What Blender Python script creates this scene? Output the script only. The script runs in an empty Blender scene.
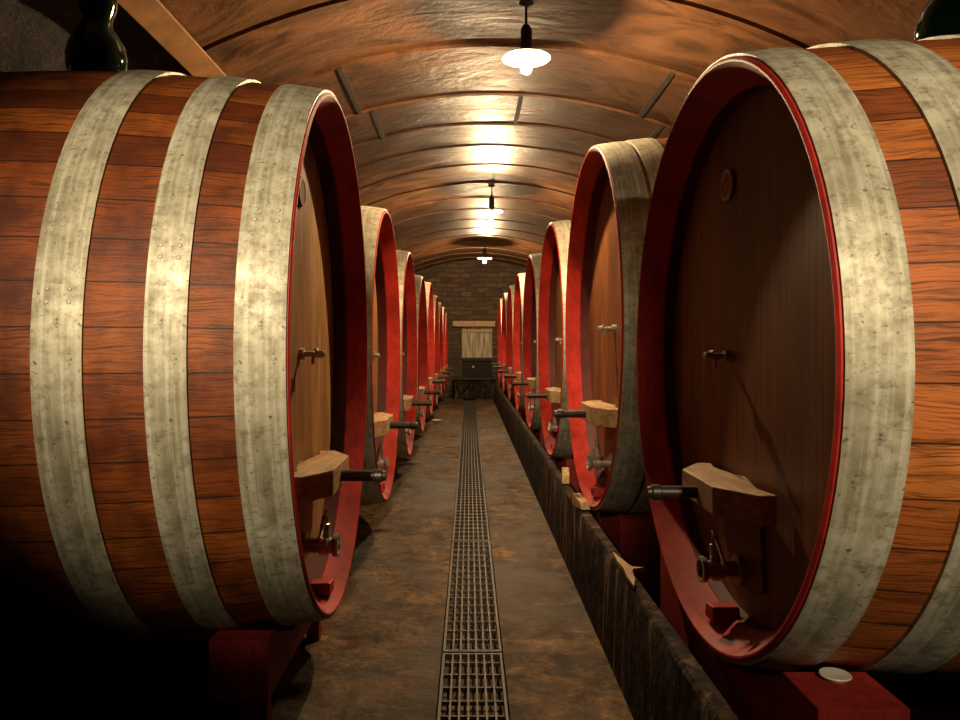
import bpy, bmesh, math, random
from mathutils import Vector, noise
random.seed(7)
C = bpy.context.scene.collection
PI = math.pi

# ------------------------------------------------------------------ node helpers
def new_mat(name):
    m = bpy.data.materials.new(name); m.use_nodes = True
    nt = m.node_tree
    for n in list(nt.nodes): nt.nodes.remove(n)
    out = nt.nodes.new('ShaderNodeOutputMaterial')
    b = nt.nodes.new('ShaderNodeBsdfPrincipled')
    nt.links.new(b.outputs[0], out.inputs[0])
    return m, nt, b
def N(nt, t, **kw):
    n = nt.nodes.new(t)
    for k, v in kw.items(): setattr(n, k, v)
    return n
def setin(nt, sock, v):
    if hasattr(v, 'node'): nt.links.new(v, sock)
    else: sock.default_value = v
def math_(nt, op, a, b=0.0, c=0.0):
    n = N(nt, 'ShaderNodeMath', operation=op)
    setin(nt, n.inputs[0], a); setin(nt, n.inputs[1], b); setin(nt, n.inputs[2], c)
    return n.outputs[0]
def comb(nt, x, y, z):
    n = N(nt, 'ShaderNodeCombineXYZ')
    for s, v in zip(n.inputs, (x, y, z)): setin(nt, s, v)
    return n.outputs[0]
def coords(nt, kind):
    t = N(nt, 'ShaderNodeTexCoord')
    s = N(nt, 'ShaderNodeSeparateXYZ'); nt.links.new(t.outputs[kind], s.inputs[0])
    return t.outputs[kind], s.outputs
def mapping(nt, vec, scale=(1, 1, 1), loc=(0, 0, 0)):
    n = N(nt, 'ShaderNodeMapping'); nt.links.new(vec, n.inputs[0])
    n.inputs['Scale'].default_value = scale; n.inputs['Location'].default_value = loc
    return n.outputs[0]
def noise_(nt, vec, scale, detail=4, rough=.55, dist=0.0):
    n = N(nt, 'ShaderNodeTexNoise'); nt.links.new(vec, n.inputs['Vector'])
    n.inputs['Scale'].default_value = scale; n.inputs['Detail'].default_value = detail
    n.inputs['Roughness'].default_value = rough; n.inputs['Distortion'].default_value = dist
    return n.outputs['Fac']
def ramp(nt, fac, stops):
    n = N(nt, 'ShaderNodeValToRGB'); setin(nt, n.inputs[0], fac)
    el = n.color_ramp.elements
    while len(el) > 1: el.remove(el[-1])
    el[0].position = stops[0][0]; el[0].color = (*stops[0][1], 1)
    for p, c in stops[1:]:
        e = el.new(p); e.color = (*c, 1)
    return n.outputs[0]
def g(v): return (v, v, v)
def mix(nt, fac, a, b, mode='MIX'):
    n = N(nt, 'ShaderNodeMix', data_type='RGBA', blend_type=mode)
    setin(nt, n.inputs['Factor'], fac)
    for s, v in ((n.inputs[6], a), (n.inputs[7], b)):
        if hasattr(v, 'node'): nt.links.new(v, s)
        else: s.default_value = (*v, 1)
    return n.outputs[2]
def bump(nt, b, h, strength=.3, dist=.01):
    n = N(nt, 'ShaderNodeBump'); nt.links.new(h, n.inputs['Height'])
    n.inputs['Strength'].default_value = strength; n.inputs['Distance'].default_value = dist
    nt.links.new(n.outputs[0], b.inputs['Normal'])

# ------------------------------------------------------------------ materials
def obj_random(nt):
    return N(nt, 'ShaderNodeObjectInfo').outputs['Random']

def mat_staves(name, tone, blotch):
    m, nt, b = new_mat(name)
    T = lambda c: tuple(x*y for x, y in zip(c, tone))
    uv, s = coords(nt, 'UV')                                   # u round the cask, v along it, metres
    cell = math_(nt, 'DIVIDE', s[0], .125)
    idx = math_(nt, 'FLOOR', cell); fr = math_(nt, 'FRACT', cell)
    wn = N(nt, 'ShaderNodeTexWhiteNoise', noise_dimensions='1D'); nt.links.new(idx, wn.inputs['W'])
    wob = noise_(nt, mapping(nt, uv, (3, 1.2, 1)), 2.0, 3)
    gv = comb(nt, math_(nt, 'ADD', math_(nt, 'MULTIPLY', s[0], 78.0), math_(nt, 'MULTIPLY', wob, 6.0)),
              math_(nt, 'ADD', math_(nt, 'MULTIPLY', s[1], 2.6), math_(nt, 'MULTIPLY', wn.outputs[0], 37.0)), 0.0)
    grain = noise_(nt, gv, 2.0, 6, .68, .6)
    blot = noise_(nt, mapping(nt, uv, (3, 3, 1)), 1.7, 4)
    base = ramp(nt, wn.outputs[0], [(0, T((.13, .028, .007))), (.35, T((.28, .066, .013))), (.7, T((.40, .110, .021))), (1, T((.18, .040, .009)))])
    col = mix(nt, ramp(nt, grain, [(.36, g(.85)), (.54, g(0))]), base, (.030, .010, .005))
    col = mix(nt, ramp(nt, blot, [(.38, g(0)), (.68, g(blotch))]), col, (.05, .012, .005))
    edge = math_(nt, 'ABSOLUTE', math_(nt, 'SUBTRACT', fr, .5))
    col = mix(nt, ramp(nt, edge, [(.47, g(0)), (.495, g(1))]), col, (.012, .005, .003))
    nt.links.new(col, b.inputs['Base Color'])
    b.inputs['Roughness'].default_value = .5
    b.inputs['Specular IOR Level'].default_value = .2
    bump(nt, b, grain, .35, .006)
    return m

def mat_head(name, tone):
    m, nt, b = new_mat(name)
    uv, s = coords(nt, 'UV')                                   # u across, v up, metres
    cell = math_(nt, 'DIVIDE', s[0], .17)
    idx = math_(nt, 'FLOOR', cell); fr = math_(nt, 'FRACT', cell)
    wn = N(nt, 'ShaderNodeTexWhiteNoise', noise_dimensions='1D'); nt.links.new(math_(nt, 'ADD', idx, 11.3), wn.inputs['W'])
    gv = comb(nt, math_(nt, 'MULTIPLY', s[0], 30.0), math_(nt, 'ADD', math_(nt, 'MULTIPLY', s[1], 1.6), math_(nt, 'MULTIPLY', wn.outputs[0], 29.0)), 0.0)
    grain = noise_(nt, gv, 1.6, 5, .62, .5)
    blot = noise_(nt, mapping(nt, uv, (3.2, 1.1, 1)), 1.6, 4)
    t = tone
    base = ramp(nt, wn.outputs[0], [(0, (t[0]*.72, t[1]*.66, t[2]*.6)), (.5, t), (1, (t[0]*1.2, t[1]*1.2, t[2]*1.2))])
    col = mix(nt, ramp(nt, grain, [(.36, g(.85)), (.56, g(0))]), base, (t[0]*.3, t[1]*.27, t[2]*.25))
    col = mix(nt, ramp(nt, blot, [(.45, g(0)), (.72, g(.75))]), col, (t[0]*.3, t[1]*.24, t[2]*.22))
    edge = math_(nt, 'ABSOLUTE', math_(nt, 'SUBTRACT', fr, .5))
    col = mix(nt, ramp(nt, edge, [(.485, g(0)), (.498, g(1))]), col, (.02, .01, .006))
    nt.links.new(col, b.inputs['Base Color'])
    b.inputs['Roughness'].default_value = .5
    bump(nt, b, grain, .2, .004)
    return m

def mat_hoop():
    m, nt, b = new_mat('galvanised_hoop_steel')
    uv, s = coords(nt, 'UV'); ob, so = coords(nt, 'Object')
    n0 = noise_(nt, ob, 2.6, 5, .62, .4)
    n1 = noise_(nt, mapping(nt, uv, (5, 5, 1)), 2.4, 7, .7)
    n2 = noise_(nt, mapping(nt, uv, (1.0, 30, 1)), 1.5, 4)       # streaks round the band
    n3 = noise_(nt, mapping(nt, uv, (22, 17, 1)), 1.2, 7, .7)
    col = ramp(nt, n1, [(.3, (.17, .15, .095)), (.46, (.34, .315, .225)), (.62, (.50, .475, .365)), (.75, (.60, .575, .46))])
    col = mix(nt, ramp(nt, n0, [(.38, g(.8)), (.6, g(0))]), col, (.16, .14, .085))
    col = mix(nt, ramp(nt, n2, [(.45, g(0)), (.7, g(.55))]), col, (.62, .60, .49))
    col = mix(nt, ramp(nt, n3, [(.50, g(0)), (.66, g(.62))]), col, (.10, .08, .04))
    n4 = noise_(nt, mapping(nt, uv, (70, 45, 1)), 1.0, 3, .6)
    col = mix(nt, ramp(nt, n4, [(.60, g(0)), (.70, g(.8))]), col, (.05, .04, .02))
    nt.links.new(col, b.inputs['Base Color'])
    b.inputs['Metallic'].default_value = .2
    nt.links.new(ramp(nt, n1, [(.3, g(.65)), (.7, g(.45))]), b.inputs['Roughness'])
    bump(nt, b, n1, .25, .005)
    return m

def mat_paint(name, col_, worn, rough=.42):
    m, nt, b = new_mat(name)
    ob, s = coords(nt, 'Object')
    n1 = noise_(nt, ob, 4.0, 5, .6); n2 = noise_(nt, ob, 30.0, 5, .65)
    n3 = noise_(nt, mapping(nt, ob, (14, 14, 3.5)), 3.0, 4, .6)
    col = mix(nt, ramp(nt, n1, [(.35, g(0)), (.7, g(.85))]), col_, tuple(c*.4 for c in col_))
    col = mix(nt, ramp(nt, n3, [(.46, g(0)), (.68, g(.6))]), col, tuple(c*.35 for c in col_))
    col = mix(nt, ramp(nt, n2, [(.60, g(0)), (.69, g(.8))]), col, worn)
    nt.links.new(col, b.inputs['Base Color']); b.inputs['Roughness'].default_value = rough
    b.inputs['Specular IOR Level'].default_value = .25
    bump(nt, b, n2, .2, .003)
    return m

def mat_plain(name, col_, rough=.5, metal=0.0, var=.35, scale=12.0):
    m, nt, b = new_mat(name)
    ob, s = coords(nt, 'Object')
    n1 = noise_(nt, ob, scale, 5, .6)
    col = mix(nt, ramp(nt, n1, [(.35, g(0)), (.7, g(1))]), col_, tuple(c*(1-var) for c in col_))
    nt.links.new(col, b.inputs['Base Color'])
    b.inputs['Roughness'].default_value = rough; b.inputs['Metallic'].default_value = metal
    return m

def mat_pale_wood():
    m, nt, b = new_mat('pale_sawn_wood')
    ob, s = coords(nt, 'Object')
    gr = noise_(nt, mapping(nt, ob, (30, 3, 30)), 1.4, 5, .6, .4)
    n1 = noise_(nt, ob, 9.0, 4)
    col = ramp(nt, gr, [(.3, (.20, .11, .045)), (.55, (.40, .25, .115)), (.75, (.48, .32, .16))])
    col = mix(nt, ramp(nt, n1, [(.5, g(0)), (.75, g(.6))]), col, (.15, .08, .035))
    nt.links.new(col, b.inputs['Base Color']); b.inputs['Roughness'].default_value = .6
    bump(nt, b, gr, .2, .003)
    return m

def mat_vault():
    m, nt, b = new_mat('varnished_vault_plaster')
    ob, s = coords(nt, 'Object')
    n0 = noise_(nt, mapping(nt, ob, (.35, .6, .35)), 1.3, 4, .55, .8)
    n1 = noise_(nt, mapping(nt, ob, (.8, 1.6, .8)), 1.6, 6, .62, 1.6)
    n2 = noise_(nt, ob, 16.0, 5, .65)
    col = ramp(nt, n1, [(.30, (.022, .011, .006)), (.43, (.060, .025, .010)), (.54, (.115, .048, .019)), (.64, (.145, .064, .027)), (.75, (.06, .032, .018))])
    col = mix(nt, ramp(nt, n0, [(.4, g(0)), (.7, g(.6))]), col, (.085, .05, .028))
    col = mix(nt, ramp(nt, n2, [(.55, g(0)), (.78, g(.6))]), col, (.03, .016, .009))
    nt.links.new(col, b.inputs['Base Color'])
    nt.links.new(ramp(nt, n1, [(.3, g(.36)), (.7, g(.55))]), b.inputs['Roughness'])
    b.inputs['Specular IOR Level'].default_value = .17
    bump(nt, b, mix(nt, .25, n1, n2), .55, .04)
    return m

def mat_floor():
    m, nt, b = new_mat('worn_stained_concrete')
    ob, s = coords(nt, 'Object')
    n0 = noise_(nt, mapping(nt, ob, (.9, .55, 1)), 1.5, 5, .6, .6)
    n1 = noise_(nt, ob, 5.5, 9, .74, .4)
    n2 = noise_(nt, ob, 30.0, 5, .75)
    st = noise_(nt, mapping(nt, ob, (1.5, 5.0, 1)), 2.0, 5, .62, .8)
    col = ramp(nt, n1, [(.36, (.012, .006, .003)), (.46, (.055, .031, .013)), (.55, (.125, .072, .032)), (.68, (.27, .17, .080))])
    col = mix(nt, ramp(nt, n0, [(.36, g(.85)), (.58, g(0))]), col, (.035, .021, .011))
    col = mix(nt, ramp(nt, st, [(.5, g(0)), (.72, g(.6))]), col, (.05, .03, .016))
    col = mix(nt, ramp(nt, n2, [(.52, g(0)), (.68, g(.7))]), col, (.018, .010, .006))
    nt.links.new(col, b.inputs['Base Color'])
    nt.links.new(ramp(nt, n0, [(.35, g(.5)), (.65, g(.8))]), b.inputs['Roughness'])
    b.inputs['Specular IOR Level'].default_value = .18
    bump(nt, b, mix(nt, .4, n1, n2), .8, .03)
    return m

def mat_kerb():
    m, nt, b = new_mat('stained_kerb_concrete')
    ob, s = coords(nt, 'Object')
    dr = noise_(nt, mapping(nt, ob, (7, 7, .9)), 1.5, 4, .55, .6)
    n1 = noise_(nt, ob, 11.0, 6, .65)
    col = ramp(nt, n1, [(.40, (.005, .003, .002)), (.52, (.018, .010, .006)), (.66, (.045, .027, .016))])
    col = mix(nt, ramp(nt, dr, [(.55, g(0)), (.68, g(.8))]), col, (.13, .088, .062))
    nt.links.new(col, b.inputs['Base Color']); b.inputs['Roughness'].default_value = .8
    b.inputs['Specular IOR Level'].default_value = .08
    bump(nt, b, n1, .9, .02)
    return m

def mat_rock():
    m, nt, b = new_mat('rough_dark_stone')
    ob, s = coords(nt, 'Object')
    n1 = noise_(nt, mapping(nt, ob, (1.6, 1, 1)), 6.0, 8, .75, .2)
    col = ramp(nt, n1, [(.44, (.003, .0015, .001)), (.56, (.016, .008, .003)), (.70, (.085, .045, .02))])
    nt.links.new(col, b.inputs['Base Color']); b.inputs['Roughness'].default_value = .8
    bump(nt, b, n1, 1.0, .05)
    return m

def mat_brick():
    m, nt, b = new_mat('old_rubble_brick')
    ob, s = coords(nt, 'Object')
    wz = noise_(nt, ob, 1.8, 4)
    v = comb(nt, math_(nt, 'ADD', s[0], math_(nt, 'MULTIPLY', wz, .5)), math_(nt, 'ADD', s[2], math_(nt, 'MULTIPLY', wz, .22)), s[1])
    br = N(nt, 'ShaderNodeTexBrick'); nt.links.new(v, br.inputs['Vector'])
    br.inputs['Scale'].default_value = 2.0; br.inputs['Mortar Size'].default_value = .03
    br.inputs['Brick Width'].default_value = .7; br.inputs['Row Height'].default_value = .27
    br.inputs['Color1'].default_value = (.11, .062, .029, 1); br.inputs['Color2'].default_value = (.032, .018, .009, 1)
    br.inputs['Mortar'].default_value = (.018, .011, .007, 1)
    n1 = noise_(nt, ob, 3.0, 5, .6)
    col = mix(nt, ramp(nt, n1, [(.4, g(0)), (.7, g(.8))]), br.outputs['Color'], (.05, .03, .018))
    nt.links.new(col, b.inputs['Base Color']); b.inputs['Roughness'].default_value = .85
    bump(nt, b, br.outputs['Fac'], -.6, .02)
    return m

def mat_door():
    m, nt, b = new_mat('weathered_door_boards')
    ob, s = coords(nt, 'Object')
    st = noise_(nt, mapping(nt, ob, (16, 1, 1.2)), 1.5, 5, .6)
    col = ramp(nt, st, [(.35, (.13, .10, .055)), (.55, (.36, .30, .19)), (.72, (.52, .45, .30))])
    nt.links.new(col, b.inputs['Base Color']); b.inputs['Roughness'].default_value = .6
    return m

def mat_glass():
    m, nt, b = new_mat('dark_green_glass')
    b.inputs['Base Color'].default_value = (.004, .045, .014, 1)
    b.inputs['Transmission Weight'].default_value = .7
    b.inputs['Roughness'].default_value = .06; b.inputs['IOR'].default_value = 1.5
    return m

def mat_bulb(st):
    m, nt, b = new_mat('glowing_bulb')
    e = N(nt, 'ShaderNodeEmission'); e.inputs['Color'].default_value = (1, .69, .37, 1); e.inputs['Strength'].default_value = st
    nt.links.new(e.outputs[0], nt.nodes['Material Output'].inputs[0] if 'Material Output' in nt.nodes else [n for n in nt.nodes if n.type == 'OUTPUT_MATERIAL'][0].inputs[0])
    return m

M = dict(
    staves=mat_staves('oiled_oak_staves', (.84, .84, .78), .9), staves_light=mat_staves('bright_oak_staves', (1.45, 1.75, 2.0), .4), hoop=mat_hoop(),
    head_honey=mat_head('honey_oak_head', (.40, .215, .075)),
    head_shaded=mat_head('shaded_oak_head', (.22, .080, .024)),  # oak head with shade put into its colour, for the nearest right casks
    rim=mat_paint('red_rim_paint', (.44, .026, .017), (.20, .05, .03), .55),
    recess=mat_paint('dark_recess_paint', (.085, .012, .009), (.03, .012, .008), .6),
    block=mat_paint('red_block_paint', (.34, .028, .022), (.10, .02, .015), .65),
    pale=mat_pale_wood(),
    iron=mat_plain('dark_iron', (.055, .045, .036), .42, .7),
    steel=mat_plain('tarnished_nickel', (.50, .46, .38), .33, .65),
    badge=mat_plain('badge_red', (.20, .06, .045), .5),
    badge_pale=mat_plain('badge_pale', (.78, .60, .52), .5),
    badge_dark=mat_plain('badge_dark', (.07, .035, .025), .45),
    vault=mat_vault(), floor=mat_floor(), kerb=mat_kerb(), rock=mat_rock(), brick=mat_brick(), door=mat_door(),
    joint=mat_plain('joint_mortar', (.026, .019, .013), .8),
    grate=mat_plain('grating_steel', (.05, .038, .028), .6, .0),
    channel=mat_plain('channel_dirt', (.03, .018, .01), .8),
    glass=mat_glass(), enamel=mat_plain('white_enamel', (.75, .72, .66), .35, 0, .1),
    black=mat_plain('black_fitting', (.02, .018, .016), .5),
    white=mat_plain('white_ceramic', (.7, .68, .62), .3, 0, .15),
    bulb=mat_bulb(8000.0),
)

# ------------------------------------------------------------------ mesh helpers
def link(name, me, mat, parent=None):
    o = bpy.data.objects.new(name, me); C.objects.link(o)
    if mat: me.materials.append(mat)
    if parent: o.parent = parent
    return o
def from_bm(name, bm, mat, parent=None, smooth=None):
    bmesh.ops.recalc_face_normals(bm, faces=bm.faces[:])
    me = bpy.data.meshes.new(name); bm.to_mesh(me); bm.free()
    if smooth is not None:
        for p in me.polygons: p.use_smooth = True
        me.set_sharp_from_angle(angle=math.radians(smooth))
    return link(name, me, mat, parent)
def box(bm, x0, x1, y0, y1, z0, z1):
    v = [bm.verts.new((x, y, z)) for x in (x0, x1) for y in (y0, y1) for z in (z0, z1)]
    for f in ((0, 1, 3, 2), (4, 6, 7, 5), (0, 4, 5, 1), (2, 3, 7, 6), (0, 2, 6, 4), (1, 5, 7, 3)):
        bm.faces.new([v[i] for i in f])
    return v
def bevel(bm, w, seg=2):
    bmesh.ops.bevel(bm, geom=bm.edges[:], offset=w, segments=seg, affect='EDGES', profile=.6, clamp_overlap=True)
def prism_z(bm, poly, z0, z1):
    a = [bm.verts.new((x, y, z0)) for x, y in poly]; b = [bm.verts.new((x, y, z1)) for x, y in poly]
    n = len(poly)
    bm.faces.new(a[::-1]); bm.faces.new(b)
    for i in range(n): bm.faces.new((a[i], a[(i+1) % n], b[(i+1) % n], b[i]))
def prism_x(bm, poly, x0, x1):
    a = [bm.verts.new((x0, y, z)) for y, z in poly]; b = [bm.verts.new((x1, y, z)) for y, z in poly]
    n = len(poly)
    bm.faces.new(a[::-1]); bm.faces.new(b)
    for i in range(n): bm.faces.new((a[i], a[(i+1) % n], b[(i+1) % n], b[i]))
def lathe(bm, prof, origin, axis, n=20):
    """closed profile of (distance along axis, radius), turned about axis; ends at radius 0 are capped by tiny rings"""
    A = Vector(axis).normalized(); U = A.orthogonal().normalized(); W = A.cross(U); O = Vector(origin)
    rings = []
    for d, r in prof:
        if r < 1e-6: rings.append([bm.verts.new(O + A*d)])
        else: rings.append([bm.verts.new(O + A*d + (U*math.cos(2*PI*k/n) + W*math.sin(2*PI*k/n))*r) for k in range(n)])
    for a, b in zip(rings, rings[1:]):
        for k in range(n):
            k2 = (k+1) % n
            if len(a) == 1 and len(b) == 1: continue
            if len(a) == 1: bm.faces.new((a[0], b[k], b[k2]))
            elif len(b) == 1: bm.faces.new((a[k], a[k2], b[0]))
            else: bm.faces.new((a[k], a[k2], b[k2], b[k]))
def cyl(bm, p0, p1, r, n=16):
    p0, p1 = Vector(p0), Vector(p1); L = (p1-p0).length
    lathe(bm, [(0, 0), (0, r), (L, r), (L, 0)], p0, p1-p0, n)

def tag(o, label, cat, group=None):
    o['label'] = label; o['category'] = cat
    if group: o['group'] = group
    return o
def thing(name, label, cat, loc, group=None):
    o = bpy.data.objects.new(name, None); C.objects.link(o); o.location = loc; o.empty_display_size = .1
    return tag(o, label, cat, group)
def structure(o): o['kind'] = 'structure'; return o

# ------------------------------------------------------------------ setting
FL = -1.5                       # floor, the eye at z = 0
Y0, Y1 = -4.0, 21.0
VCX, VAP, VR = .24, 2.40, 4.6
XL, XR = -3.25, 3.25
def vault_z(x): return VAP - VR + math.sqrt(VR*VR - (x-VCX)**2)

bm = bmesh.new()
prof = [(XL, FL), (-.135, FL), (-.135, FL-.16), (.167, FL-.16), (.167, FL), (XR, FL), (XR, FL-.3), (XL, FL-.3)]
a = [bm.verts.new((x, Y0, z)) for x, z in prof]; b_ = [bm.verts.new((x, Y1, z)) for x, z in prof]
for i in range(8): bm.faces.new((a[i], a[(i+1) % 8], b_[(i+1) % 8], b_[i]))
bm.faces.new(a); bm.faces.new(b_[::-1])
structure(from_bm('floor', bm, M['floor']))

# kerb in front of the right row: low wall with a worn top edge
bm = bmesh.new()
ny = 160; rows = []
for j in range(ny+1):
    y = Y0 + (Y1-Y0)*j/ny
    r = lambda k: (noise.noise(Vector((k*3.7, y*1.9, k)))*.5 + noise.noise(Vector((k, y*6.0, 2)))*.3)
    pts = [(.66, FL), (.668+.004*r(1), -1.25), (.676+.006*r(2), -1.035+.012*r(3)), (.688+.004*r(4), -1.02+.010*r(5)), (.735, -1.02+.008*r(6)), (.74, FL)]
    rows.append([bm.verts.new((x, y, z)) for x, z in pts])
for p, q in zip(rows, rows[1:]):
    for k in range(5): bm.faces.new((p[k], p[k+1], q[k+1], q[k]))
bm.faces.new(rows[0]); bm.faces.new(rows[-1][::-1])
structure(from_bm('kerb', bm, M['kerb'], smooth=40))

# vault: separate cast rings with stepped joints
ring_y = [-4, -3.1, -2.1, -1.1, -.1, .9, 1.9, 2.9, 3.87, 4.85, 5.9, 7.05, 8.0, 8.85, 9.8, 10.9, 12.0, 13.0, 14.1, 15.1, 16.1, 17.2, 18.2, 19.2, 20.2, 21.0]
bm = bmesh.new()
xs = [-1.90 + (XR+1.90)*i/56 for i in range(57)]
ys = []
for y0, y1 in zip(ring_y, ring_y[1:]):
    ys += [(y0+.0, .030), (y0+.012, .030), (y0+.022, -.010)]
    for t in (.25, .5, .75): ys.append((y0 + (y1-y0)*t, -.010 + .014*t))
    ys.append((y1-.010, .004)); 
ys.append((Y1, .004))
rows = []
for y, dz in ys:
    row = []
    for x in xs:
        th = math.asin((x-VCX)/VR); R = VR + dz + .012*noise.noise(Vector((x*1.3, y*1.1, 4)))
        row.append(bm.verts.new((VCX + R*math.sin(th), y, VAP-VR + R*math.cos(th))))
    rows.append(row)
for p, q in zip(rows, rows[1:]):
    for k in range(56): bm.faces.new((p[k], q[k], q[k+1], p[k+1]))
me = bpy.data.meshes.new('ceiling'); 
for f in bm.faces: f.smooth = True
bm.to_mesh(me); bm.free(); me.set_sharp_from_angle(angle=math.radians(35))
structure(link('ceiling', me, M['vault']))

# short lengthways joints between the cast panels
k = 0
for y0, y1, xx in ((5.92, 7.04, (-1.04, 1.63)), (7.07, 7.98, (-.93, .5, 1.85))):
    for x in xx:
        k += 1
        th = math.asin((x-VCX)/VR)
        bm = bmesh.new()
        vs = box(bm, -.02, .02, y0, y1, -.012, .02)
        for v in vs:
            R = VR - .006 + v.co.z; t2 = th + v.co.x/VR
            v.co = Vector((VCX + R*math.sin(t2), v.co.y, VAP-VR + R*math.cos(t2)))
        structure(from_bm('trim_%d' % k, bm, M['joint']))

# rough rock haunch left of the vault panels, and the walls
def rough_sheet(name, f, nu, nv, mat):
    bm = bmesh.new(); gr = [[bm.verts.new(f(i/nu, j/nv)) for j in range(nv+1)] for i in range(nu+1)]
    for i in range(nu):
        for j in range(nv):
            fc = bm.faces.new((gr[i][j], gr[i+1][j], gr[i+1][j+1], gr[i][j+1])); fc.smooth = True
    return structure(from_bm(name, bm, mat))
def haunch(u, v):
    y = Y0 + (Y1-Y0)*u
    x = -1.895 + (XL+1.895)*v
    d = .10*noise.noise(Vector((x*2.1, y*1.6, 1))) + .07*noise.noise(Vector((x*6, y*5, 3)))
    return (x, y, vault_z(x) + (.34*min(1, v*14)*max(0, 1-v*1.6) + .06) + d*min(1, .25+v*6) - .02)
rough_sheet('wall_left_haunch', haunch, 200, 14, M['rock'])
def wl(u, v):
    y = Y0 + (Y1-Y0)*u; z = FL + (1.3-FL)*v
    return (XL + .06*noise.noise(Vector((z*2, y*1.5, 7))), y, z)
rough_sheet('wall_left', wl, 120, 14, M['rock'])
def wr(u, v):
    y = Y0 + (Y1-Y0)*u; z = FL + (1.6-FL)*v
    return (XR + .05*noise.noise(Vector((z*2, y*1.5, 17))), y, z)
rough_sheet('wall_right', wr, 120, 14, M['rock'])
bm = bmesh.new(); box(bm, XL-.2, XR+.2, Y0-.2, Y0, FL-.3, 2.7); structure(from_bm('wall_front', bm, M['rock']))

# end wall with the door opening
DX0, DX1, DZ0, DZ1 = -.20, .66, -.92, .52
bm = bmesh.new()
box(bm, XL-.2, DX0, Y1, Y1+.3, FL-.3, 2.7); box(bm, DX1, XR+.2, Y1, Y1+.3, FL-.3, 2.7)
box(bm, DX0, DX1, Y1, Y1+.3, DZ1, 2.7); box(bm, DX0, DX1, Y1, Y1+.3, FL-.3, DZ0)
structure(from_bm('wall_back', bm, M['brick']))
dr = bpy.data.objects.new('door_1', None); C.objects.link(dr); dr.location = (0, Y1, 0); dr['kind'] = 'structure'
bm = bmesh.new(); box(bm, DX0, DX1, .10, .15, -.36, DZ1); from_bm('upper_panel', bm, M['door'], dr)
bm = bmesh.new(); box(bm, DX0, DX1, .10, .15, DZ0, -.42); from_bm('lower_panel', bm, M['staves'], dr)
bm = bmesh.new(); box(bm, DX0-.02, DX1+.02, .04, .16, -.45, -.36); from_bm('middle_rail', bm, M['joint'], dr)
bm = bmesh.new(); box(bm, DX0, DX1, .05, .10, .36, .44); from_bm('top_rail', bm, M['pale'], dr)
bm = bmesh.new(); cyl(bm, (.12, .10, -.62), (.12, .02, -.62), .03, 12); from_bm('door_knob', bm, M['steel'], dr)
bm = bmesh.new(); box(bm, -.46, .74, Y1-.10, Y1+.02, DZ1, DZ1+.16); bevel(bm, .01); structure(from_bm('trim_20', bm, M['pale']))
bm = bmesh.new(); box(bm, -.42, .72, Y1-.55, Y1-.005, FL, DZ0-.04); bevel(bm, .015); structure(from_bm('step', bm, M['kerb']))
bm = bmesh.new(); box(bm, -.45, .75, Y1-.60, Y1-.005, DZ0-.04, DZ0); bevel(bm, .008); structure(from_bm('trim_21', bm, M['joint']))

# ------------------------------------------------------------------ casks
NSEG = 88
def ering(bm, prof, Ry, Rz, sgn, uvl, closed=True, n=NSEG, hoopuv=False):
    """turn a profile of (depth, radius offset) round an elliptical cask; depth runs away from the aisle"""
    rings = []
    for d, dr in prof:
        rings.append([bm.verts.new((sgn*d, (Ry+dr)*math.cos(2*PI*k/n), (Rz+dr)*math.sin(2*PI*k/n))) for k in range(n)])
    m = len(prof); R = (Ry+Rz)/2
    acc = [0]
    for i in range(m): acc.append(acc[-1] + math.dist(prof[i], prof[(i+1) % m]))
    for i in range(m if closed else m-1):
        A, B = rings[i], rings[(i+1) % m]
        for k in range(n):
            k2 = (k+1) % n
            f = bm.faces.new((A[k], A[k2], B[k2], B[k])); f.smooth = True
            us = (k, k+1, k+1, k); vs = (acc[i], acc[i], acc[i+1], acc[i+1])
            for l, u, v in zip(f.loops, us, vs): l[uvl].uv = (u*2*PI*R/n, v)
    return rings
def uvbm():
    bm = bmesh.new(); return bm, bm.loops.layers.uv.new('UVMap')
def disc(bm, uvl, Ry, Rz, d0, d1, sgn, n=NSEG):
    for d in (d0, d1):
        ring = [bm.verts.new((sgn*d, Ry*math.cos(2*PI*k/n), Rz*math.sin(2*PI*k/n))) for k in range(n)]
        f = bm.faces.new(ring)
        for l in f.loops: l[uvl].uv = (l.vert.co.y + 5.03, l.vert.co.z + 5)
        if d == d0: first = ring
    for k in range(n):
        f = bm.faces.new((first[k], first[(k+1) % n], ring[(k+1) % n], ring[k]))
        for l in f.loops: l[uvl].uv = (l.vert.co.y + 5.03, l.vert.co.z + 5)

def mesh_uv(bm):
    uvl = bm.loops.layers.uv.verify()
    for f in bm.faces:
        for l in f.loops: l[uvl].uv = (l.vert.co.y + 5.1, l.vert.co.z + 5)

def bulge(d, L, B): t = (d - L/2)/(L/2); return B*(1 - t*t)

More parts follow.
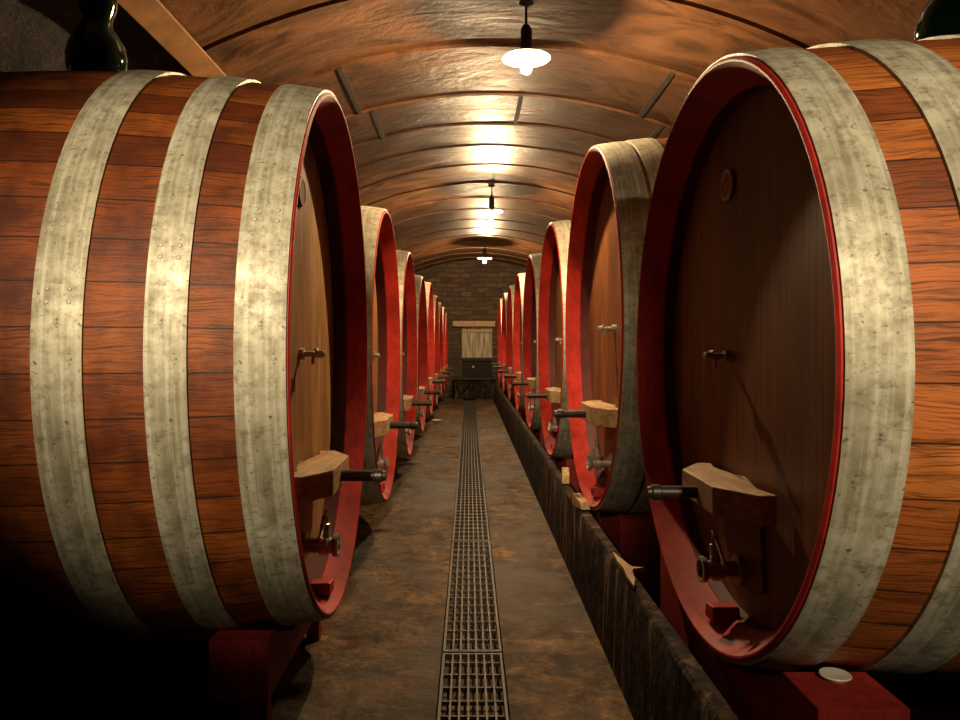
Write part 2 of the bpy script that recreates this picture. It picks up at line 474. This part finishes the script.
def make_cask(sgn, face_x, Yc, zc, Ry, Rz, L, B, hoops, head_mat, label, group, rec=.175, k=1.0, badge='dark', detail=True, stave_mat=None, dy=0.0):
    zb = zc - Rz - B
    root = thing('wine_cask', label, 'cask', (sgn*face_x, Yc, zb), group)
    off = zc - zb
    def add(name, bm, mat, parent=root, smooth=None):
        bmesh.ops.translate(bm, verts=bm.verts[:], vec=(0, 0, off))
        return from_bm(name, bm, mat, parent, smooth)
    n = NSEG if detail else 56
    # barrel of staves, closed shell with open recesses at both ends
    bm, uvl = uvbm()
    outer = [(.02 + (L-.02)*i/20, bulge(.02 + (L-.02)*i/20, L, B)) for i in range(21)]
    prof = outer + [(L, -.045), (L-rec, -.075), (L-rec, -.10), (rec+.02, -.10), (rec+.02, -.0615), (.10, -.0545), (.022, -.0085)]
    ering(bm, prof, Ry, Rz, sgn, uvl, True, n)
    add('stave_barrel', bm, stave_mat or M['staves'], smooth=40)
    # red chime: end grain ring and the sloping inner face
    bm, uvl = uvbm()
    prof = [(-.002, -.006), (.003, .003), (.02, .004), (.022, -.009), (.10, -.055), (.105, -.078), (.098, -.079), (.004, -.016), (-.001, -.012)]
    ering(bm, prof, Ry, Rz, sgn, uvl, True, n)
    add('chime', bm, M['rim'], smooth=28)
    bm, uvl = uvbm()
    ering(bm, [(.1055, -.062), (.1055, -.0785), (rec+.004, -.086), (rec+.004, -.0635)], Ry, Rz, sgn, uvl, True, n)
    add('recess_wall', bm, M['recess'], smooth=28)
    bm, uvl = uvbm(); disc(bm, uvl, Ry-.0855, Rz-.0855, rec, rec+.05, sgn, n); add('head', bm, head_mat)
    if detail:
        bm, uvl = uvbm(); disc(bm, uvl, Ry-.102, Rz-.102, L-rec-.05, L-rec, sgn, n); add('rear_head', bm, head_mat)
    hs = hoops + [(L-b2, L-a2) for a2, b2 in hoops]
    for j, (a2, b2) in enumerate(hs):
        bm, uvl = uvbm()
        st = [a2 + (b2-a2)*i/5 for i in range(6)]
        p = [(d, bulge(d, L, B) + .012) for d in st]
        p[0] = (a2, p[0][1]-.002); p[-1] = (b2, p[-1][1]-.002)
        prof = p + [(b2, bulge(b2, L, B)-.004), (a2, bulge(a2, L, B)-.004)]
        ering(bm, prof, Ry, Rz, sgn, uvl, True, n)
        if detail and j < len(hoops):
            # riveted lapped end of the band
            ang = PI*(.80 if sgn > 0 else .86) + .13*j
            hp = add('hoop', bm, M['hoop'], smooth=35)
            for q in range(2):
                for d in (a2 + (b2-a2)*.28, a2 + (b2-a2)*.72):
                    bm2 = bmesh.new()
                    an = ang + q*.035; rr = bulge(d, L, B) + .011
                    ctr = Vector((sgn*d, (Ry+rr)*math.cos(an), (Rz+rr)*math.sin(an)))
                    lathe(bm2, [(0, 0), (0, .009), (.003, .007), (.0045, 0)], ctr, (0, math.cos(an), math.sin(an)), 10)
                    add('rivet', bm2, M['hoop'], hp)
        else:
            add('hoop', bm, M['hoop'], smooth=35)
    # manhole door with its crossbar and screw
    s = k
    def loc(poly): return [(sgn*d, y) for d, y in poly]
    zt = -.43*Rz
    dd0, dd1 = rec-.012, rec+.004
    arc = [(.20*s*math.cos(t), -.56*Rz + .15*s*math.sin(t)) for t in [PI*i/12 for i in range(13)]]
    poly = arc + [(-.22*s, -.78*Rz), (-.10*s, -.82*Rz), (.10*s, -.82*Rz), (.22*s, -.78*Rz)]
    bm = bmesh.new(); prism_x(bm, poly, sgn*dd0, sgn*dd1); 
    if detail: bevel(bm, .006)
    mesh_uv(bm); dm = add('manhole_door', bm, head_mat)
    bar = [(rec-.013, .36*s), (.085, .37*s), (-.012, .20*s), (-.012, -.20*s), (.085, -.37*s), (rec-.013, -.36*s), (rec-.05*s, -.24*s), (rec-.013, -.1*s), (rec-.013, .1*s), (rec-.05*s, .24*s)]
    bm = bmesh.new(); prism_z(bm, loc(bar), zt-.11*s, zt)
    if detail: bevel(bm, .006)
    cb = add('crossbar', bm, M['pale'])
    zr = zt - .06*s
    bm = bmesh.new()
    lathe(bm, [(0, 0), (0, .025*s), (.15*s, .025*s), (.155*s, .031*s), (.185*s, .031*s), (.19*s, .024*s), (.205*s, .022*s), (.205*s, 0)], (sgn*-.006, 0, zr), (-sgn, 0, 0), 18)
    add('clamp_screw', bm, M['iron'], smooth=35)
    # drain tap
    zp = -.76*Rz; f0 = rec-.013
    bm = bmesh.new()
    lathe(bm, [(0, 0), (0, .060*s), (.018*s, .060*s), (.022*s, .034*s), (f0*.45, .034*s), (f0*.5, .044*s), (f0*.70, .044*s), (f0*.72, .035*s), (f0*.82, .035*s),
               (f0*.84, .046*s), (f0*.88, .050*s), (f0*.90, .052*s), (f0, .052*s), (f0, .038*s), (f0-.03, .036*s), (f0-.03, 0)], (sgn*f0, 0, zp), (-sgn, 0, 0), 22)
    lathe(bm, [(0, 0), (0, .022*s), (.075*s, .022*s), (.08*s, .014*s), (.115*s, .014*s), (.115*s, 0)], (sgn*f0*.38, 0, zp+.02), (0, 0, 1), 12)
    tp = add('drain_tap', bm, M['steel'], smooth=35)
    bm = bmesh.new()
    z1 = zp+.135*s
    cyl(bm, (sgn*f0*.38, .035*s, z1+.012), (sgn*f0*.38, -.10*s, z1-.075*s), .008*s, 10)
    lathe(bm, [(0, 0), (.006, .013*s), (.02, .013*s), (.026, 0)], (sgn*f0*.38, -.09*s, z1-.072*s), (0, -.8, -.6), 10)
    add('tap_lever', bm, M['steel'], tp, smooth=35)
    # sample cock in the middle of the head
    bm = bmesh.new()
    lathe(bm, [(0, 0), (0, .026*s), (.02, .026*s), (.024, .013*s), (.07*s, .013*s), (.074*s, .018*s), (.105*s, .018*s), (.11*s, .010*s), (.115*s, 0)], (sgn*rec, dy, 0), (-sgn, 0, 0), 14)
    cyl(bm, (sgn*(rec-.06*s), dy, -.008), (sgn*(rec-.06*s), dy, -.045*s), .008*s, 10)
    sc = add('sample_cock', bm, M['steel'], smooth=35)
    bm = bmesh.new(); cyl(bm, (sgn*(rec-.075*s), dy+.028*s, .02*s), (sgn*(rec-.075*s), dy-.028*s, .02*s), .006*s, 8)
    add('cock_lever', bm, M['steel'], sc)
    # badge near the top of the head
    if badge:
        zg = .645*Rz
        bm = bmesh.new(); lathe(bm, [(0, 0), (0, .066*s), (.010, .066*s), (.014, .050*s), (.012, 0)], (sgn*(rec+.002), dy, zg), (-sgn, 0, 0), 28)
        bd = add('badge', bm, M['badge'] if badge == 'pale' else M['badge_dark'])
        bm = bmesh.new(); O = (sgn*(rec+.002), dy, zg)
        lathe(bm, [(.012, .052*s), (.0165, .054*s), (.0165, .066*s), (.010, .067*s), (.012, .052*s)], O, (-sgn, 0, 0), 28)
        if badge == 'pale':
            xb = sgn*(rec-.0125)
            for (yy, zz) in ((0, -.020), (-.009, -.008), (.009, -.008), (-.016, .004), (0, .004), (.016, .004), (-.009, .015)):
                lathe(bm, [(0, .006*s), (.003, .0055*s), (.005, 0)], (sgn*(rec-.011), dy+yy*s, zg+zz*s), (-sgn, 0, 0), 8)
            cyl(bm, (xb, dy+.002, zg+.014*s), (xb, dy+.012*s, zg+.034*s), .003*s, 6)
            for t in range(22):
                an = 2*PI*t/22
                if t % 7 != 3:
                    cyl(bm, (xb, dy+.036*s*math.cos(an), zg+.036*s*math.sin(an)), (xb, dy+.043*s*math.cos(an), zg+.043*s*math.sin(an)), .0022*s, 5)
        add('badge_ring', bm, M['badge_pale'] if badge == 'pale' else M['badge'], bd)
    # small wedge in the bottom of the chime
    bm = bmesh.new(); prism_x(bm, [(-.06*s, -Rz+.06), (.05*s, -Rz+.058), (.045*s, -Rz+.105), (-.05*s, -Rz+.115)], sgn*.03, sgn*.12)
    if detail: bevel(bm, .006)
    add('wedge', bm, M['rim'])
    return root, zb

ordw = ['nearest', 'second', 'third', 'fourth', 'fifth', 'sixth', 'seventh', 'eighth', 'ninth']
LHOOP = [(.007, .167), (.31, .44), (.625, .78)]
L_SPEC = [  # Yc, zc, Ry, Rz, badge
    (3.30, -.04, .92, 1.122), (5.33, -.075, .905, 1.03), (7.36, -.09, .91, 1.00), (9.39, -.12, .91, .98), (11.42, -.07, .91, 1.02),
    (13.45, -.10, .91, .99), (15.48, -.10, .91, .98), (17.51, -.10, .91, .98), (19.54, -.12, .91, .95)]
R_SPEC = [(2.50, -.04, .94, .945), (4.75, .105, 1.08, 1.13), (7.08, .05, 1.06, 1.10), (9.40, .04, 1.05, 1.09), (11.70, .03, 1.05, 1.08),
          (14.0, .03, 1.05, 1.08), (16.3, .04, 1.05, 1.09), (18.6, .05, 1.05, 1.10)]

def make_cradle(sgn, face_x, Yc, zc, Ry, Rz, L, B, label, group, yf=.54, zft=None, yt=.44, d0=.17):
    """red painted saddle timbers under a cask, standing on the floor"""
    t = thing('cask_cradle', label, 'cask support', (sgn*(face_x+L/2), Yc, FL), group)
    def X(d): return sgn*(d - L/2)
    for d in (d0, L-d0-.22):
        g2 = max(bulge(d, L, B), bulge(d+.22, L, B), bulge(d+.11, L, B)) + .014
        a, c = Ry+g2, Rz+g2
        under = lambda y: zc - FL - c*math.sqrt(1-(y/a)**2)
        zt = under(yt)
        pts = [(-yf, zt)] + [(yt*math.sin(PI/2*q/8), under(yt*math.sin(PI/2*q/8))) for q in range(-8, 9)] + [(yf, zt)]
        low = min(p[1] for p in pts) - .10
        if sgn < 0:
            pts += [(yf, low), (-yf, low)]
        else:
            pts += [(yf, 0), (-yf, 0)]
        x0, x1 = sorted((X(d), X(d+.22)))
        bm = bmesh.new(); prism_x(bm, pts, x0, x1)
        bl = from_bm('saddle_timber', bm, M['block'], t)
        if sgn < 0:
            for y in (-yf+.03, yf-.09):
                bm = bmesh.new(); xa, xb = sorted((X(d+.01), X(d+.075)))
                box(bm, xa, xb, y, y+.06, 0, low+.01); from_bm('foot', bm, M['block'], bl)
    bm = bmesh.new(); xa, xb = sorted((X(d0+.1), X(L-d0-.1)))
    box(bm, xa, xb, .30, .42, 0, .07); from_bm('tie_rail', bm, M['block'], t)
    return t, zt + FL

for i, (Yc, zc, Ry, Rz) in enumerate(L_SPEC):
    L, B = 2.15, .085
    lab = ('nearest large oak cask on the left, seen from its side with three pale hoops' if i == 0 else
           'last cask of the left row, beside the end wall' if i == 8 else
           '%s cask along the left row, red rimmed head facing the aisle' % ordw[i])
    r, zb = make_cask(-1, .58, Yc, zc, Ry, Rz, L, B, LHOOP, M['head_honey'], lab, 'casks in the left row', badge='dark', k=1.0, detail=i < 4)
    lab = ('dark red timber block and foot under the nearest left cask' if i == 0 else 'dark red timber support under the %s cask of the left row' % (ordw[i] if i < 8 else 'last'))
    make_cradle(-1, .58, Yc, zc, Ry, Rz, L, B, lab, 'supports under the left casks', d0=.17 if i == 0 else .46)
for i, (Yc, zc, Ry, Rz) in enumerate(R_SPEC):
    if i == 0: L, B, hp, bx = 1.85, .055, [(.008, .145), (.27, .42), (.60, .74)], .78
    else: L, B, hp, bx = 2.1, .08, ([(.007, .17), (.19, .33), (.55, .70)] if i == 1 else LHOOP), .76
    lab = ('nearest big cask on the right, shaded head with round pale badge' if i == 0 else
           'last cask of the right row, beside the end wall' if i == 7 else
           '%s cask along the right row, red rimmed head above the kerb' % ordw[i])
    r, zb = make_cask(1, bx, Yc, zc, Ry, Rz, L, B, hp, M['head_shaded'] if i < 2 else M['head_honey'], lab, 'casks in the right row', badge='pale' if i == 0 else None,
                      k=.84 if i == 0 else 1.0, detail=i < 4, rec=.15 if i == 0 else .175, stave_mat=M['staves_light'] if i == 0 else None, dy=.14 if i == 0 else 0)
    lab = ('red timber block under the nearest right cask, pale lid on its end' if i == 0 else 'dark red timber support under the %s cask of the right row' % (ordw[i] if i < 7 else 'last'))
    _, zt = make_cradle(1, bx, Yc, zc, Ry, Rz, L, B, lab, 'supports under the right casks', yf=.73 if i == 0 else .54, yt=.53 if i == 0 else .44, d0=.055 if i == 0 else .10)
    if i == 0: lid_z = zt

# ------------------------------------------------------------------ drain gratings
def make_grating():
    root = thing('drain_grating', '', 'grating', (.016, 0, FL), 'steel gratings over the drain')
    W, LN = .132, 2.04
    bm = bmesh.new()
    box(bm, -W-.012, -W, 0, LN, -.03, -.001); box(bm, W, W+.012, 0, LN, -.03, -.001)
    box(bm, -W, W, 0, .012, -.03, -.003); box(bm, -W, W, LN-.012, LN, -.03, -.003)
    from_bm('frame', bm, M['grate'], root)
    proto = None
    for q in range(6):
        x = -W + 2*W*(q+1)/7
        if proto is None:
            bm = bmesh.new(); box(bm, -.0042, .0042, .012, LN-.012, -.026, -.002); proto = from_bm('bearing_bar', bm, M['grate'], root); o = proto
        else:
            o = proto.copy(); C.objects.link(o); o.parent = root
        o.location.x = x
    proto = None
    nq = 16
    for q in range(nq):
        y = LN*(q+.5)/nq
        if proto is None:
            bm = bmesh.new(); box(bm, -W, W, -.004, .004, -.040, -.022); proto = from_bm('cross_bar', bm, M['grate'], root); o = proto
        else:
            o = proto.copy(); C.objects.link(o); o.parent = root
        o.location.y = y
    return root
def copy_tree(o, parent=None):
    c = o.copy(); C.objects.link(c)
    if parent: c.parent = parent
    for ch in list(o.children): copy_tree(ch, c)
    return c
gproto = make_grating()
gw = ['grating piece at the bottom edge of the photo, nearest the camera', 'second grating piece from the camera along the aisle drain', 'third grating piece from the camera along the aisle drain',
      'fourth grating piece from the camera along the aisle drain', 'fifth grating piece from the camera along the aisle drain', 'sixth grating piece from the camera along the aisle drain',
      'seventh grating piece from the camera along the aisle drain', 'eighth grating piece along the drain, last but one', 'last grating piece, nearest the end wall step']
roots = [gproto] + [copy_tree(gproto) for _ in range(8)]
for q, r in enumerate(roots):
    r.location.y = 1.57 + 2.06*q
    r['label'] = gw[q]

# ------------------------------------------------------------------ lamps
def make_lamp(x, y, label):
    z = 1.92; top = vault_z(x)
    t = thing('pendant_lamp', label, 'lamp', (x, y, z), 'pendant lamps down the vault')
    bm = bmesh.new(); lathe(bm, [(0, 0), (0, .055), (.03, .05), (.045, .02), (.045, 0)], (0, 0, top-z+.012), (0, 0, -1), 20); from_bm('ceiling_rose', bm, M['black'], t, 35)
    bm = bmesh.new(); cyl(bm, (0, 0, .30), (0, 0, top-z-.02), .010, 10); from_bm('flex', bm, M['black'], t, 35)
    bm = bmesh.new(); lathe(bm, [(0, 0), (0, .030), (.03, .040), (.20, .040), (.23, .022), (.24, 0)], (0, 0, .085), (0, 0, 1), 18); from_bm('lamp_holder', bm, M['black'], t, 35)
    bm = bmesh.new()
    lathe(bm, [(.110, .028), (.106, .05), (.096, .11), (.084, .158), (.080, .165), (.084, .168), (.090, .162), (.104, .112), (.114, .055), (.118, .028), (.110, .028)], (0, 0, 0), (0, 0, 1), 40)
    from_bm('lamp_shade', bm, M['enamel'], t, 50)
    bm = bmesh.new()
    bmesh.ops.create_icosphere(bm, subdivisions=2, radius=.036)
    bmesh.ops.translate(bm, verts=bm.verts[:], vec=(0, 0, .008))
    from_bm('bulb', bm, M['bulb'], t, 60)
    bm = bmesh.new(); lathe(bm, [(.042, 0), (.042, .018), (.06, .020), (.088, .020), (.088, 0)], (0, 0, 0), (0, 0, 1), 16); from_bm('bulb_cap', bm, M['black'], t, 40)
    return t
make_lamp(.40, 5.17, 'nearest glowing pendant lamp hanging from the vault, with wide bright shade')
make_lamp(.34, 11.1, 'middle glowing pendant lamp, second one down the vault')
make_lamp(.36, 17.1, 'farthest glowing pendant lamp, above the end wall door')

# two added spotlights behind the camera, no fixtures, brightening the nearest casks' sides
def spot(name, loc, target, watts, ang, blend=1.0):
    l = bpy.data.lights.new(name, 'SPOT'); l.energy = watts; l.spot_size = math.radians(ang); l.spot_blend = blend
    l.shadow_soft_size = .04; l.color = (1, .80, .52)
    o = bpy.data.objects.new(name, l); C.objects.link(o); o.location = loc
    o.rotation_euler = (Vector(target)-Vector(loc)).to_track_quat('-Z', 'Y').to_euler()
spot('added_fill_spot', (-1.25, -1.6, 1.45), (-.80, 2.35, .36), 1300, 33)
spot('added_fill_spot', (1.02, -1.6, 1.45), (1.06, 1.52, .33), 760, 37)

# ------------------------------------------------------------------ loose things
def vessel(loc, label, k=1.0):
    t = thing('glass_fermentation_vessel', label, 'glass vessel', loc, 'green glass vessels on the casks')
    bm = bmesh.new()
    outer = [(0, 0), (0, .07), (.012, .10), (.05, .122), (.11, .128), (.17, .116), (.215, .088), (.245, .066), (.28, .064), (.33, .082), (.42, .088), (.46, .082), (.462, .074)]
    inner = [(.42, .080), (.33, .074), (.28, .056), (.245, .058), (.21, .080), (.17, .108), (.11, .120), (.05, .113), (.02, .09), (.014, 0)]
    lathe(bm, [(a*k, b*k) for a, b in outer+inner], (0, 0, 0), (0, 0, 1), 36)
    from_bm('glass_body', bm, M['glass'], t, 60)
    bm = bmesh.new(); lathe(bm, [(-.006*k, .045*k), (.03*k, .052*k), (.03*k, 0)], (0, 0, .462*k), (0, 0, 1), 20)
    lathe(bm, [(-.006*k, 0), (-.006*k, .045*k)], (0, 0, .462*k), (0, 0, 1), 20)
    bmesh.ops.remove_doubles(bm, verts=bm.verts[:], dist=1e-5); from_bm('stopper', bm, M['black'], t, 40)
    return t
vessel((-1.66, 3.30, -.04+1.122+.085+.001), 'dark green glass vessel standing on top of the nearest left cask')
vessel((1.64, 2.50, -.04+.945+.055+.001), 'dark green glass vessel standing on top of the nearest right cask', .95)

# sawn beam along the foot of the vault on the left
bm = bmesh.new(); box(bm, -.085, .085, -3.2, 3.2, -.018, .018); bevel(bm, .004)
beam = from_bm('wooden_plank', bm, mat_plain('old_plank_wood', (.30, .15, .055), .65, 0, .4, 7.0))
tag(beam, 'pale sawn wooden plank along the vault edge, upper left above the near cask', 'plank')
th = math.asin((-1.80-VCX)/VR)
beam.location = (-1.80, 7.1, vault_z(-1.80)-.05); beam.rotation_euler = (0, th, 0)

# kerb clutter
def wedge_block(loc, sx, sy, sz, label, rz=0):
    bm = bmesh.new(); prism_x(bm, [(-sy, 0), (sy, 0), (sy, sz), (-sy*.6, sz*.6)], -sx, sx); bevel(bm, .004)
    o = from_bm('wooden_wedge', bm, M['pale']); o.location = loc; o.rotation_euler.z = rz
    return tag(o, label, 'wedge', 'wooden wedges on the kerb')
wedge_block((.700, 4.62, -1.010), .028, .09, .07, 'pale wooden wedge lying on the kerb below the second right cask', .2)
wedge_block((.712, 5.45, -1.010), .026, .07, .10, 'small wooden wedge farther back on the kerb, before the third right cask', -.1)
bm = bmesh.new(); prism_z(bm, [(-.022, -.24), (.0, -.16), (.012, -.05), (.024, -.005), (.085, .012), (.024, .02), (.014, .09), (.004, .15), (-.012, .27), (-.022, .10), (-.016, .0), (-.026, -.12)], 0, .018); bevel(bm, .003)
o = from_bm('timber_splinter', bm, M['pale']); o.location = (.705, 3.3, -1.012)
tag(o, 'splintered piece of timber on the kerb between the first two right casks', 'splinter')
bm = bmesh.new(); lathe(bm, [(0, 0), (0, .030), (.010, .040), (.013, .038), (.010, 0)], (0, 0, 0), (0, 0, 1), 28)
o = from_bm('round_lid', bm, M['white'], None, 40); o.location = (.955, 1.93, lid_z+.001)
lid = tag(o, 'small pale round lid lying on the red block under the nearest right cask', 'lid')
bm = bmesh.new(); lathe(bm, [(0, 0), (0, .07), (.02, .10), (.03, .11), (.026, .10), (.012, .06), (.010, 0)], (0, 0, 0), (0, 0, 1), 24)
o = from_bm('white_dish', bm, M['white'], None, 40); o.location = (-.62, 14.5, FL+.001)
tag(o, 'small white dish on the floor beside the far left casks', 'dish')

bpy.context.view_layer.update()
# ------------------------------------------------------------------ camera, world, view
cam = bpy.data.cameras.new('camera'); co = bpy.data.objects.new('camera', cam); C.objects.link(co)
co.location = (0, 0, 0); co.rotation_euler = (PI/2, 0, 0)
cam.sensor_width = 36.0; cam.lens = 36.0*740/960
cam.shift_x = 11/960; cam.shift_y = -15/960
cam.clip_start = .05; cam.clip_end = 100
sc = bpy.context.scene; sc.camera = co
w = bpy.data.worlds.new('world'); sc.world = w; w.use_nodes = True
bg = [n for n in w.node_tree.nodes if n.type == 'BACKGROUND']
bgn = bg[0] if bg else w.node_tree.nodes.new('ShaderNodeBackground')
bgn.inputs[0].default_value = (.02, .014, .01, 1); bgn.inputs[1].default_value = .1
vs = sc.view_settings; vs.view_transform = 'Standard'; vs.look = 'None'; vs.gamma = 1; vs.use_curve_mapping = False; vs.exposure = 0
sc.cycles.use_denoising = True
sc.cycles.max_bounces = 8; sc.cycles.diffuse_bounces = 4
sc.cycles.sample_clamp_indirect = 8
